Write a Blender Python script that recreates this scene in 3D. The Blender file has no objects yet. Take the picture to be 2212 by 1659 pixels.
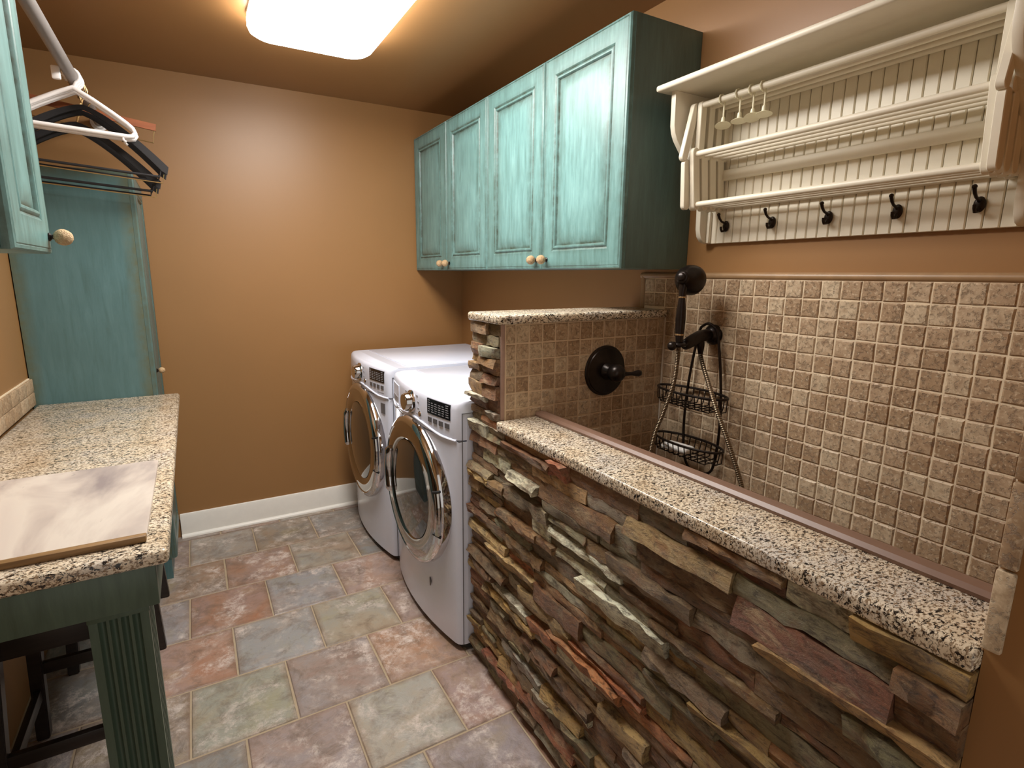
import bpy, bmesh, math, random
from mathutils import Vector, Matrix, noise

R = random.Random(7)
PI = math.pi
S = bpy.context.scene
COL = S.collection

# ------------------------------------------------------------------ camera
cam_d = bpy.data.cameras.new('camera'); cam = bpy.data.objects.new('camera', cam_d); COL.objects.link(cam)
S.camera = cam
YAW, PIT, ROL = 0.5146, -0.1919, 0.0056
fw = Vector((math.sin(YAW)*math.cos(PIT), math.cos(YAW)*math.cos(PIT), math.sin(PIT)))
rt = Vector((math.cos(YAW), -math.sin(YAW), 0)); up = rt.cross(fw)
r2 = rt*math.cos(ROL) + up*math.sin(ROL); u2 = -rt*math.sin(ROL) + up*math.cos(ROL)
M3 = Matrix((r2, u2, -fw)).transposed()
cam.matrix_world = Matrix.Translation((-1.5214, -3.1805, 1.397)) @ M3.to_4x4()
cam_d.sensor_width = 36.0; cam_d.lens = 36.0*1166.03/2212
cam_d.shift_x = 29.255/2212; cam_d.shift_y = -10.08/2212
cam_d.clip_start = 0.02; cam_d.clip_end = 50

# ------------------------------------------------------------------ world, exposure
w = bpy.data.worlds.new('adjoining_room_light'); S.world = w; w.use_nodes = True
w.node_tree.nodes['Background'].inputs[0].default_value = (1.0, 0.93, 0.84, 1)
w.node_tree.nodes['Background'].inputs[1].default_value = 0.55
S.view_settings.view_transform = 'Standard'; S.view_settings.look = 'None'
S.view_settings.gamma = 1.0; S.view_settings.exposure = 0.38
S.view_settings.use_curve_mapping = False
LAMP = 20.0

# ------------------------------------------------------------------ material helpers
def srgb(r, g, b):
    f = lambda c: (c/255/12.92) if c/255 <= 0.04045 else ((c/255+0.055)/1.055)**2.4
    return (f(r), f(g), f(b), 1.0)

class NM:
    def __init__(s, name):
        s.m = bpy.data.materials.new(name); s.m.use_nodes = True
        s.t = s.m.node_tree; s.b = s.t.nodes['Principled BSDF']; s.o = s.t.nodes['Material Output']
    def n(s, typ, **kw):
        nd = s.t.nodes.new(typ)
        for k, v in kw.items():
            if hasattr(nd, k) and not k.startswith('i_'): setattr(nd, k, v)
        return nd
    def l(s, a, b): s.t.links.new(a, b)
    def set(s, **kw):
        for k, v in kw.items(): s.b.inputs[k.replace('_', ' ')].default_value = v
    def coords(s, scale=(1, 1, 1), rand=False):
        tc = s.n('ShaderNodeTexCoord'); mp = s.n('ShaderNodeMapping')
        mp.inputs['Scale'].default_value = scale
        if rand:
            oi = s.n('ShaderNodeObjectInfo'); mu = s.n('ShaderNodeMath'); mu.operation = 'MULTIPLY'; mu.inputs[1].default_value = 37.0
            s.l(oi.outputs['Random'], mu.inputs[0])
            va = s.n('ShaderNodeVectorMath'); va.operation = 'ADD'
            s.l(tc.outputs['Object'], va.inputs[0]); s.l(mu.outputs[0], va.inputs[1]); s.l(va.outputs[0], mp.inputs[0])
        else: s.l(tc.outputs['Object'], mp.inputs[0])
        return mp.outputs[0]
    def noise(s, vec, scale, detail=4, rough=0.55, dist=0.0):
        nd = s.n('ShaderNodeTexNoise'); s.l(vec, nd.inputs['Vector'])
        nd.inputs['Scale'].default_value = scale; nd.inputs['Detail'].default_value = detail
        nd.inputs['Roughness'].default_value = rough; nd.inputs['Distortion'].default_value = dist
        return nd.outputs['Fac']
    def voro(s, vec, scale, feature='F1', out='Distance'):
        nd = s.n('ShaderNodeTexVoronoi'); nd.feature = feature; s.l(vec, nd.inputs['Vector']); nd.inputs['Scale'].default_value = scale
        return nd.outputs[out]
    def ramp(s, fac, stops, interp='LINEAR'):
        nd = s.n('ShaderNodeValToRGB'); nd.color_ramp.interpolation = interp
        e = nd.color_ramp.elements
        while len(e) < len(stops): e.new(0.5)
        for k, (p, c) in enumerate(stops):
            e[k].position = p; e[k].color = c if hasattr(c, '__len__') else (c, c, c, 1)
        s.l(fac, nd.inputs[0]); return nd.outputs[0]
    def mix(s, fac, a, b, mode='MIX'):
        nd = s.n('ShaderNodeMix'); nd.data_type = 'RGBA'; nd.blend_type = mode
        for inp, v in ((nd.inputs[0], fac), (nd.inputs[6], a), (nd.inputs[7], b)):
            if hasattr(v, 'is_linked') or hasattr(v, 'links'): s.l(v, inp)
            else: inp.default_value = v
        return nd.outputs[2]
    def bump(s, h, strength=0.3, dist=0.002):
        nd = s.n('ShaderNodeBump'); nd.inputs['Strength'].default_value = strength; nd.inputs['Distance'].default_value = dist
        s.l(h, nd.inputs['Height']); s.l(nd.outputs[0], s.b.inputs['Normal'])
    def col(s, c): s.l(c, s.b.inputs['Base Color'])

def plain(name, c, rough=0.5, metal=0.0, var=0.06, scale=30, bump=0.0):
    m = NM(name); v = m.coords()
    f = m.noise(v, scale, 3)
    lo = tuple(max(0, x*(1-var)) for x in c[:3])+(1,); hi = tuple(min(1, x*(1+var)) for x in c[:3])+(1,)
    m.col(m.ramp(f, [(0.3, lo), (0.7, hi)])); m.set(Roughness=rough, Metallic=metal)
    if bump: m.bump(m.noise(v, scale*8, 2), bump, 0.001)
    return m.m

def mat_wall(name, c):
    m = NM(name); v = m.coords()
    f = m.noise(v, 1.6, 3); a = tuple(x*0.95 for x in c[:3])+(1,)
    m.col(m.ramp(f, [(0.35, a), (0.65, c)])); m.set(Roughness=0.42)
    m.bump(m.noise(v, 260, 3), 0.12, 0.0006); return m.m

def mat_granite():
    m = NM('granite'); v = m.coords()
    sv = m.coords(scale=(0.75, 1.25, 1.0))
    f1 = m.noise(sv, 200, 4, 0.62, 0.4); f2 = m.noise(v, 11, 3); f3 = m.noise(sv, 125, 5, 0.68, 0.8)
    base = m.ramp(f2, [(0.3, srgb(206, 186, 156)), (0.5, srgb(226, 212, 188)), (0.7, srgb(208, 200, 188))])
    c1 = m.mix(m.ramp(f1, [(0.42, 1.0), (0.50, 0.0)]), base, srgb(136, 114, 90))
    c2 = m.mix(m.ramp(f3, [(0.425, 1.0), (0.455, 0.0)]), c1, srgb(34, 30, 28))
    f4 = m.noise(sv, 200, 2, 0.5)
    c3 = m.mix(m.ramp(f4, [(0.66, 0.0), (0.72, 0.9)]), c2, srgb(242, 232, 212))
    f5 = m.noise(sv, 180, 3, 0.5)
    c4 = m.mix(m.ramp(f5, [(0.33, 1.0), (0.38, 0.0)]), c3, srgb(58, 50, 44))
    m.col(c4); m.set(Roughness=0.22); return m.m

def mat_travertine():
    m = NM('travertine_tile'); v = m.coords(rand=True)
    oi = m.n('ShaderNodeObjectInfo')
    base = m.ramp(oi.outputs['Random'], [(0.0, srgb(158, 130, 100)), (0.3, srgb(172, 145, 114)), (0.65, srgb(186, 160, 130)), (1.0, srgb(204, 184, 154))])
    f = m.noise(v, 55, 5, 0.7, 0.5)
    c = m.mix(m.ramp(f, [(0.35, 0.6), (0.6, 0.0)]), base, srgb(142, 112, 82))
    g = m.noise(v, 130, 4, 0.7)
    c = m.mix(m.ramp(g, [(0.54, 0.0), (0.68, 0.65)]), c, srgb(226, 208, 178))
    m.col(c); m.set(Roughness=0.5)
    p = m.ramp(m.noise(v, 95, 5, 0.75), [(0.36, 0.0), (0.46, 1.0)])
    m.bump(p, 0.8, 0.0022); return m.m

def mat_slate():
    m = NM('slate_floor_tile'); v = m.coords(rand=True)
    oi = m.n('ShaderNodeObjectInfo')
    big = m.noise(v, 4.5, 6, 0.65, 0.5)
    shift = m.ramp(big, [(0.30, srgb(156, 112, 84)), (0.45, srgb(158, 142, 128)), (0.55, srgb(146, 146, 148)), (0.70, srgb(152, 144, 112))])
    c = m.mix(0.42, oi.outputs['Color'], shift)
    dk = m.noise(v, 13, 8, 0.72, 0.5)
    c = m.mix(m.ramp(dk, [(0.34, 0.6), (0.52, 0.0)]), c, srgb(100, 84, 70))
    w1 = m.noise(v, 22, 9, 0.82, 0.25); w2 = m.noise(v, 6.0, 4, 0.6, 0.4)
    lt = m.ramp(w1, [(0.46, 0.0), (0.62, 0.85)]); lm = m.ramp(w2, [(0.45, 0.0), (0.60, 1.0)])
    mm = m.n('ShaderNodeMath'); mm.operation = 'MULTIPLY'; m.l(lt, mm.inputs[0]); m.l(lm, mm.inputs[1])
    c = m.mix(mm.outputs[0], c, srgb(222, 208, 198))
    tc = m.n('ShaderNodeTexCoord'); sx = m.n('ShaderNodeSeparateXYZ'); m.l(tc.outputs['Object'], sx.inputs[0])
    ab = []
    for q in ('X', 'Y'):
        a_ = m.n('ShaderNodeMath'); a_.operation = 'ABSOLUTE'; m.l(sx.outputs[q], a_.inputs[0]); ab.append(a_)
    mx = m.n('ShaderNodeMath'); mx.operation = 'MAXIMUM'; m.l(ab[0].outputs[0], mx.inputs[0]); m.l(ab[1].outputs[0], mx.inputs[1])
    ad = m.n('ShaderNodeMath'); ad.operation = 'MULTIPLY_ADD'; ad.inputs[1].default_value = 0.035; m.l(m.noise(v, 9, 4, 0.6), ad.inputs[0]); m.l(mx.outputs[0], ad.inputs[2])
    c = m.mix(m.ramp(ad.outputs[0], [(0.145, 0.0), (0.168, 0.5)]), c, srgb(122, 94, 70))
    m.col(c); m.set(Roughness=0.42)
    h = m.noise(v, 14, 8, 0.68, 0.8); m.bump(h, 0.75, 0.007); return m.m

def mat_stone():
    m = NM('ledger_stone'); v = m.coords(scale=(1, 0.42, 1.35), rand=True); v2 = m.coords(rand=True)
    oi = m.n('ShaderNodeObjectInfo')
    g = m.noise(v, 26, 6, 0.7, 0.5)
    c = m.mix(m.ramp(g, [(0.52, 0.0), (0.68, 0.6)]), oi.outputs['Color'], srgb(206, 182, 140))
    r = m.noise(v2, 18, 5, 0.65, 0.4)
    c = m.mix(m.ramp(r, [(0.50, 0.0), (0.66, 0.6)]), c, srgb(138, 84, 46))
    q = m.noise(v2, 11, 4, 0.6)
    c = m.mix(m.ramp(q, [(0.36, 0.45), (0.48, 0.0)]), c, srgb(112, 104, 86))
    f = m.noise(v, 64, 9, 0.78, 0.6)
    c = m.mix(m.ramp(f, [(0.38, 0.78), (0.52, 0.0)]), c, srgb(62, 43, 28))
    p = m.noise(v2, 210, 4, 0.7)
    c = m.mix(m.ramp(p, [(0.60, 0.0), (0.74, 0.35)]), c, srgb(222, 204, 170))
    m.col(c); m.set(Roughness=0.5)
    h = m.noise(v, 60, 10, 0.76, 0.5); h2 = m.noise(v2, 150, 6, 0.75)
    ma = m.n('ShaderNodeMath'); ma.operation = 'MULTIPLY_ADD'; ma.inputs[1].default_value = 0.55; m.l(h2, ma.inputs[0]); m.l(h, ma.inputs[2])
    m.bump(ma.outputs[0], 1.0, 0.009); return m.m

def mat_teal(name, base, light, dark, glaze, axis=(9, 9, 1.1)):
    m = NM(name); v = m.coords(scale=axis, rand=True); v2 = m.coords(rand=True)
    f = m.noise(v, 5.5, 5, 0.65, 0.4); g = m.noise(v2, 2.6, 3)
    c = m.ramp(f, [(0.22, dark), (0.46, base), (0.74, light)])
    c = m.mix(m.ramp(g, [(0.42, 0.35), (0.60, 0.0)]), c, dark)
    at = m.n('ShaderNodeAttribute'); at.attribute_name = 'glaze'
    br = m.noise(v2, 28, 4, 0.6)
    mm = m.n('ShaderNodeMath'); mm.operation = 'MULTIPLY'; m.l(at.outputs['Fac'], mm.inputs[0]); m.l(m.ramp(br, [(0.30, 0.35), (0.62, 1.0)]), mm.inputs[1])
    c = m.mix(mm.outputs[0], c, glaze)
    m.col(c); m.set(Roughness=0.38)
    m.bump(m.noise(v, 30, 3), 0.12, 0.001); return m.m

def mat_wood(name, c1, c2, rough=0.45, axis=(1, 12, 12), scale=6, bmp=0.15):
    m = NM(name); v = m.coords(scale=axis)
    f = m.noise(v, scale, 5, 0.6, 0.8); m.col(m.ramp(f, [(0.3, c1), (0.7, c2)])); m.set(Roughness=rough)
    m.bump(m.noise(v, scale*3, 3), bmp, 0.001 if bmp < 0.5 else 0.004); return m.m

def mat_marble():
    m = NM('marble_film'); v = m.coords(scale=(1.6, 0.55, 1))
    f = m.noise(v, 4.2, 5, 0.55, 0.7)
    c = m.ramp(f, [(0.30, srgb(150, 138, 136)), (0.46, srgb(196, 184, 174)), (0.56, srgb(214, 204, 192)), (0.8, srgb(206, 194, 184))])
    g = m.noise(v, 9, 6, 0.7, 1.5)
    c = m.mix(m.ramp(g, [(0.29, 0.5), (0.34, 0.0)]), c, srgb(120, 112, 112))
    m.col(c); m.set(Roughness=0.4); return m.m

def mat_bronze(name, c, rough=0.35, metal=0.6):
    m = NM(name); v = m.coords(); f = m.noise(v, 40, 4, 0.6)
    lo = tuple(x*0.7 for x in c[:3])+(1,)
    m.col(m.ramp(f, [(0.35, lo), (0.7, c)])); m.set(Roughness=rough, Metallic=metal); return m.m

def mat_hose():
    m = NM('ribbed_metal_hose'); tc = m.n('ShaderNodeTexCoord'); wv = m.n('ShaderNodeTexWave')
    wv.bands_direction = 'Z'; wv.inputs['Scale'].default_value = 62; m.l(tc.outputs['Object'], wv.inputs['Vector'])
    m.col(m.ramp(wv.outputs['Fac'], [(0.0, srgb(70, 56, 42)), (1.0, srgb(150, 132, 108))])); m.set(Roughness=0.3, Metallic=0.75)
    m.bump(wv.outputs['Fac'], 0.6, 0.002); return m.m

def mat_lamp():
    m = NM('acrylic_light_diffuser'); m.set(Roughness=0.4)
    m.b.inputs['Base Color'].default_value = (0.9, 0.9, 0.9, 1)
    m.b.inputs['Emission Color'].default_value = (1.0, 0.965, 0.92, 1)
    m.b.inputs['Emission Strength'].default_value = LAMP; return m.m

def mat_glass():
    m = NM('smoked_door_glass'); m.set(Roughness=0.06); m.b.inputs['Base Color'].default_value = srgb(42, 40, 38)
    m.b.inputs['IOR'].default_value = 1.7
    m.b.inputs['Coat Weight'].default_value = 0.6; m.b.inputs['Coat Roughness'].default_value = 0.04
    return m.m

def mat_screen():
    m = NM('display_panel'); v = m.coords(); m.b.inputs['Base Color'].default_value = (0.012, 0.012, 0.014, 1); m.set(Roughness=0.12)
    return m.m

TAN = srgb(152, 111, 67)
MT = dict(
    wall=mat_wall('tan_wall_paint', TAN), ceil=mat_wall('tan_ceiling_paint', srgb(152, 111, 68)),
    granite=mat_granite(), trav=mat_travertine(), slate=mat_slate(), stone=mat_stone(),
    grout=plain('pale_grout', srgb(226, 208, 178), 0.8, bump=0.2), fgrout=plain('floor_grout', srgb(170, 152, 126), 0.85, bump=0.3),
    mortar=plain('dark_mortar', srgb(66, 48, 34), 0.9, bump=0.3),
    teal=mat_teal('distressed_teal_paint', srgb(106, 146, 144), srgb(130, 172, 170), srgb(86, 118, 112), srgb(58, 66, 52)),
    teal_door=mat_teal('distressed_teal_door_paint', srgb(106, 146, 144), srgb(130, 172, 170), srgb(86, 118, 112), srgb(58, 66, 52), (9, 1.1, 9)),
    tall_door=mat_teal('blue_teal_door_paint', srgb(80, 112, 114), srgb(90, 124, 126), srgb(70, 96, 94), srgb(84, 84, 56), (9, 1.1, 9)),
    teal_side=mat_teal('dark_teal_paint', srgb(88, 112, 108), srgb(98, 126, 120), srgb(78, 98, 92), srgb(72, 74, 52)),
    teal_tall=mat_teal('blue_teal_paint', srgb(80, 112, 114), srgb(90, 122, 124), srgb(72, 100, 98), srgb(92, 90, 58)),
    green=mat_teal('dark_green_paint', srgb(74, 92, 78), srgb(86, 106, 90), srgb(62, 78, 64), srgb(52, 56, 40)),
    cream=plain('cream_paint', srgb(232, 224, 204), 0.4, var=0.02), white=plain('white_trim_paint', srgb(238, 234, 226), 0.35, var=0.02),
    rodgrey=plain('grey_painted_rod', srgb(132, 127, 124), 0.5), hwhite=plain('white_plastic', srgb(236, 232, 230), 0.35, var=0.02),
    black=plain('black_velvet', srgb(26, 24, 26), 0.7), blackwood=mat_wood('black_brown_wood', srgb(30, 24, 21), srgb(46, 38, 33), 0.35),
    gold=plain('brass_wire', srgb(190, 160, 110), 0.3, 0.9), copper=mat_wood('red_brown_wood', srgb(128, 70, 40), srgb(160, 92, 54)),
    bronze=mat_bronze('oil_rubbed_bronze', srgb(44, 36, 32), 0.3), wire=mat_bronze('dark_bronze_wire', srgb(40, 30, 24), 0.4),
    hookm=mat_bronze('dark_hook_bronze', srgb(44, 32, 24), 0.35), ring=plain('worn_brass', srgb(180, 150, 110), 0.3, 0.8), hose=mat_hose(),
    soap=plain('white_soap', srgb(240, 238, 234), 0.45, var=0.02),
    clip=plain('pale_plastic', srgb(224, 218, 190), 0.4, var=0.03),
    app=plain('white_appliance_enamel', srgb(222, 227, 242), 0.18, var=0.01), appgrey=plain('grey_plastic', srgb(150, 148, 150), 0.4),
    btn=plain('dark_grey_button', srgb(96, 94, 96), 0.35), chrome=plain('chrome', srgb(205, 205, 208), 0.06, 1.0, var=0.01),
    mirror=plain('tinted_chrome', srgb(176, 172, 168), 0.05, 1.0, var=0.01),
    glass=mat_glass(), screen=mat_screen(), dark=plain('black_rubber', srgb(18, 18, 18), 0.6), ink=plain('grey_print', srgb(150, 150, 156), 0.5),
    inkw=plain('white_print', srgb(200, 200, 200), 0.5),
    knob=mat_wood('carved_tan_knob', srgb(170, 138, 100), srgb(206, 176, 134), 0.6, (1, 1, 1), 110, 1.0),
    lamp=mat_lamp(), lampbase=plain('white_steel', srgb(232, 230, 226), 0.4, var=0.02),
    marble=mat_marble(), oak=mat_wood('worn_oak', srgb(118, 88, 52), srgb(154, 120, 76), 0.5, (1.2, 14, 14), 7),
    rim=plain('brown_rim_tile', srgb(122, 94, 78), 0.4, var=0.05), liner=plain('tan_liner_tile', srgb(158, 126, 90), 0.4, var=0.1, scale=25),
    pgrout=plain('tan_grout', srgb(212, 190, 160), 0.8, bump=0.2), caulk=plain('caulk', srgb(214, 202, 184), 0.6), lilac=plain('pinkish_stone_edge', srgb(168, 140, 126), 0.6, var=0.08),
    pan=plain('brown_shower_pan', srgb(120, 96, 76), 0.5),
)

# ------------------------------------------------------------------ geometry helpers
def box(bm, x0, x1, y0, y1, z0, z1, bev=0.0, seg=2):
    if x0 > x1: x0, x1 = x1, x0
    if y0 > y1: y0, y1 = y1, y0
    if z0 > z1: z0, z1 = z1, z0
    vs = [bm.verts.new((x, y, z)) for z in (z0, z1) for y in (y0, y1) for x in (x0, x1)]
    fs = [bm.faces.new([vs[i] for i in f]) for f in ((0, 2, 3, 1), (4, 5, 7, 6), (0, 1, 5, 4), (2, 6, 7, 3), (0, 4, 6, 2), (1, 3, 7, 5))]
    if bev:
        ed = list({e for f in fs for e in f.edges})
        bmesh.ops.bevel(bm, geom=ed, offset=bev, segments=seg, profile=0.5, affect='EDGES')

def frame_of(d):
    d = d.normalized(); a = Vector((0, 0, 1)) if abs(d.z) < 0.9 else Vector((1, 0, 0))
    u = a.cross(d).normalized(); return u, d.cross(u)

def tube(bm, pts, r, n=10, closed=False, caps=True, flat=None):
    pts = [Vector(p) for p in pts]; N = len(pts); rad = r if hasattr(r, '__len__') else [r]*N
    u = None; rings = []
    for i, p in enumerate(pts):
        if closed: d = (pts[(i+1) % N]-pts[i-1]).normalized()
        else: d = (pts[min(i+1, N-1)]-pts[max(i-1, 0)]).normalized()
        if u is None: u, v = frame_of(d)
        else:
            u = (u-d*u.dot(d)).normalized(); v = d.cross(u)
        rings.append([bm.verts.new(p+(u*math.cos(2*PI*k/n)+v*math.sin(2*PI*k/n))*rad[i]) for k in range(n)])
    rng = range(N) if closed else range(N-1)
    for i in rng:
        a, b = rings[i], rings[(i+1) % N]
        for k in range(n): bm.faces.new((a[k], a[(k+1) % n], b[(k+1) % n], b[k]))
    if caps and not closed:
        bm.faces.new(list(reversed(rings[0]))); bm.faces.new(rings[-1])

def lathe(bm, prof, o, d, n=32):
    o = Vector(o); d = Vector(d).normalized(); u, v = frame_of(d); rings = []
    for r, h in prof:
        c = o+d*h
        if r < 1e-6: rings.append([bm.verts.new(c)])
        else: rings.append([bm.verts.new(c+(u*math.cos(2*PI*k/n)+v*math.sin(2*PI*k/n))*r) for k in range(n)])
    for a, b in zip(rings, rings[1:]):
        for k in range(n):
            k2 = (k+1) % n
            if len(a) == 1 and len(b) == 1: continue
            if len(a) == 1: bm.faces.new((a[0], b[k2], b[k]))
            elif len(b) == 1: bm.faces.new((a[k], a[k2], b[0]))
            else: bm.faces.new((a[k], a[k2], b[k2], b[k]))
    if len(rings[0]) > 1: bm.faces.new(list(reversed(rings[0])))
    if len(rings[-1]) > 1: bm.faces.new(rings[-1])

def prism(bm, poly, axis, a0, a1, bev=0.0, seg=2):
    # poly: list of 2d points in the plane normal to axis
    def P(p, a):
        return {'x': (a, p[0], p[1]), 'y': (p[0], a, p[1]), 'z': (p[0], p[1], a)}[axis]
    A = [bm.verts.new(P(p, a0)) for p in poly]; B = [bm.verts.new(P(p, a1)) for p in poly]; n = len(poly)
    fs = [bm.faces.new(A), bm.faces.new(list(reversed(B)))]
    caps_edges = list(fs[0].edges)+list(fs[1].edges)
    for k in range(n): fs.append(bm.faces.new((A[k], B[k], B[(k+1) % n], A[(k+1) % n])))
    bmesh.ops.recalc_face_normals(bm, faces=fs)
    if bev: bmesh.ops.bevel(bm, geom=caps_edges, offset=bev, segments=seg, profile=0.5, affect='EDGES')

def blob(bm, c, r, n=16, m=10, jit=0.0, fr=60):
    c = Vector(c); rr = Vector(r)
    bmt = bmesh.ops.create_uvsphere(bm, u_segments=n, v_segments=m, radius=1.0)
    for v in bmt['verts']:
        d = v.co.copy(); k = 1+jit*noise.noise(Vector((d.x, d.y, d.z))*fr/20)
        v.co = Vector((d.x*rr.x*k, d.y*rr.y*k, d.z*rr.z*k))+c

def mesh(name, bm, mat, smooth=35):
    bmesh.ops.recalc_face_normals(bm, faces=bm.faces[:])
    me = bpy.data.meshes.new(name); bm.to_mesh(me); bm.free()
    for x in (mat if isinstance(mat, (list, tuple)) else [mat]): me.materials.append(MT[x] if isinstance(x, str) else x)
    if smooth:
        me.polygons.foreach_set('use_smooth', [True]*len(me.polygons))
        me.set_sharp_from_angle(angle=math.radians(smooth))
    return me

def link(name, me, parent=None, local=False, loc=None):
    o = bpy.data.objects.new(name, me); COL.objects.link(o)
    if loc is not None: o.location = loc
    if parent is not None:
        o.parent = parent
        if not local: o.matrix_parent_inverse = parent_world(parent).inverted()
    return o
def parent_world(p):
    m = Matrix.LocRotScale(p.location, p.rotation_euler, p.scale)
    if p.parent: m = parent_world(p.parent) @ p.matrix_parent_inverse @ m
    return m
def part(name, bm, mat, parent, local=False, smooth=35):
    return link(name, mesh(name, bm, mat, smooth), parent, local)
def tag(o, label, cat, group=None):
    o['label'] = label; o['category'] = cat
    if group: o['group'] = group
    return o
def struct(name, bm, mat, label=None, cat=None, smooth=35):
    o = link(name, mesh(name, bm, mat, smooth)); o['kind'] = 'structure'
    if label: o['label'] = label
    if cat: o['category'] = cat
    return o
def empty(name, loc, label, cat, group=None):
    o = bpy.data.objects.new(name, None); COL.objects.link(o); o.location = loc; o.empty_display_size = 0.05
    return tag(o, label, cat, group)
def B(): return bmesh.new()
def copy_tree(o, parent=None):
    c = o.copy(); COL.objects.link(c)
    if parent is not None: c.parent = parent
    for ch in o.children: copy_tree(ch, c)
    return c

# ------------------------------------------------------------------ dimensions
XL = -2.11; ZC = 2.33; YN = -3.9; YST = -2.96
# ------------------------------------------------------------------ room shell
bm = B(); box(bm, XL-0.1, 0.1, YN, 0.1, -0.08, -0.0028)
floor = struct('floor', bm, 'fgrout', 'square slate-look floor tiles in running bond with pale grout', 'floor')
bm = B(); box(bm, XL-0.1, 0.1, YN, 0.1, ZC, ZC+0.08); struct('ceiling', bm, 'ceil', 'tan painted ceiling', 'ceiling')
bm = B(); box(bm, XL-0.1, 0.1, 0.0, 0.1, -0.08, ZC); struct('wall_back', bm, 'wall', 'tan painted wall behind the laundry machines', 'wall')
bm = B(); box(bm, XL-0.1, XL, YN, 0.0, -0.08, ZC); wall_left = struct('wall_left', bm, 'wall', 'tan painted wall behind the granite counter', 'wall')
bm = B(); box(bm, 0.0, 0.1, YN, 0.0, -0.08, ZC); wall_right = struct('wall_right', bm, 'wall', 'tan painted wall with travertine tiles above the washing bay', 'wall')
bm = B(); box(bm, -0.70, 0.0, -3.12, YST, 0.0, ZC); wall_end = struct('wall_end', bm, 'wall', 'tan wall end closing the tiled washing bay', 'wall')
for k in range(4):
    bm = B(); box(bm, -0.708, -0.699, -2.977, -2.958, 0.946+0.1105*k, 0.946+0.1105*(k+1)-0.003, 0.003); part('edge_tile', bm, 'trav', wall_end)

# baseboard
bm = B(); prism(bm, [(0, 0), (-0.013, 0), (-0.013, 0.115), (-0.009, 0.128), (0, 0.130)], 'x', -1.675, -0.02)
bb = struct('baseboard_back', bm, 'white', 'white baseboard with quarter-round shoe along the tan wall', 'baseboard')
bm = B(); prism(bm, [(-0.013, 0.0), (-0.028, 0.0), (-0.027, 0.008), (-0.022, 0.014), (-0.013, 0.017)], 'x', -1.675, -0.02); part('shoe_moulding', bm, 'white', bb)
bm = B(); box(bm, -1.700, -1.675, -0.012, -0.001, 0.105, 0.128, 0.002); part('wood_block', bm, 'oak', bb)

# floor tiles
def slab_mesh(name, sx, sy, th, ch, mat, jit, n=3, seed=0):
    rr = random.Random(seed); bm = B()
    def outline(inset, z, j):
        pts = []
        cor = [(-sx/2+inset, -sy/2+inset), (sx/2-inset, -sy/2+inset), (sx/2-inset, sy/2-inset), (-sx/2+inset, sy/2-inset)]
        for k in range(4):
            a, b = cor[k], cor[(k+1) % 4]
            for t in range(n):
                f = t/n; pts.append(bm.verts.new((a[0]+(b[0]-a[0])*f+rr.uniform(-j, j), a[1]+(b[1]-a[1])*f+rr.uniform(-j, j), z)))
        return pts
    r0 = outline(0, 0, jit); r1 = outline(0, th-ch, jit); r2_ = outline(ch*1.2, th, jit)
    for a, b in ((r0, r1), (r1, r2_)):
        for k in range(len(a)): bm.faces.new((a[k], a[(k+1) % len(a)], b[(k+1) % len(a)], b[k]))
    bm.faces.new(r2_)
    return mesh(name, bm, mat, 30)
fl_mesh = [slab_mesh('floor_tile', 0.2990, 0.2990, 0.0085, 0.0035, 'slate', 0.0012, 3, k) for k in range(3)]
GG = (158, 152, 132); PK = (172, 134, 116); RU = (164, 112, 86); BG = (154, 151, 147); PU = (150, 134, 128); BR = (152, 124, 104); OR = (176, 132, 96); DG = (126, 124, 116); LG = (176, 170, 148)
FC = {(0, -2): BR, (0, -1): GG, (0, 0): (142, 116, 98), (0, 1): DG, (0, 2): GG,
      (1, -2): BR, (1, -1): RU, (1, 0): GG, (1, 1): DG, (2, -3): BG, (2, -2): BG, (2, -1): RU, (2, 0): BG, (2, 1): PK,
      (3, -3): DG, (3, -2): PK, (3, -1): BG, (3, 0): GG, (3, 1): PK, (4, -3): BG, (4, -2): BR, (4, -1): GG, (4, 0): PU, (4, 1): OR,
      (5, -3): PK, (5, -2): DG, (5, -1): PU, (5, 0): LG, (5, 1): PK, (6, -2): BR, (6, -1): GG, (6, 0): BG, (6, 1): PU}
pit = 0.3028; k = 0
for row in range(-1, 13):
    y1 = -0.062-row*pit; y0 = y1-pit
    offs = -1.338 if row % 2 == 0 else -1.190
    for c in range(-3, 5):
        x0 = offs+c*pit; x1 = x0+pit
        if x0 < XL-0.25 or x1 > 0.25: continue
        if x1 > -0.05 and y1 < -2.9: continue
        me = fl_mesh[k % 3]; k += 1
        o = link('tile', me, floor, False, ((x0+x1)/2, (y0+y1)/2, -0.0085+0.0006*R.uniform(-1, 1)))
        # tiles cut at a wall
        lo, hi = max(x0, XL), min(x1, -0.0); ylo, yhi = y0, min(y1, -0.0)
        if hi-lo < pit-1e-4 or yhi-ylo < pit-1e-4:
            if hi-lo < 0.02 or yhi-ylo < 0.02: bpy.data.objects.remove(o); continue
            o.scale = ((hi-lo)/pit, (yhi-ylo)/pit, 1); o.location.x = (lo+hi)/2; o.location.y = (ylo+yhi)/2
        base = FC.get((row, c), R.choice([GG, PK, BG, PU, BR, RU]))
        o.color = srgb(*[max(0, min(255, q+R.randint(-5, 5))) for q in base])

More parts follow.
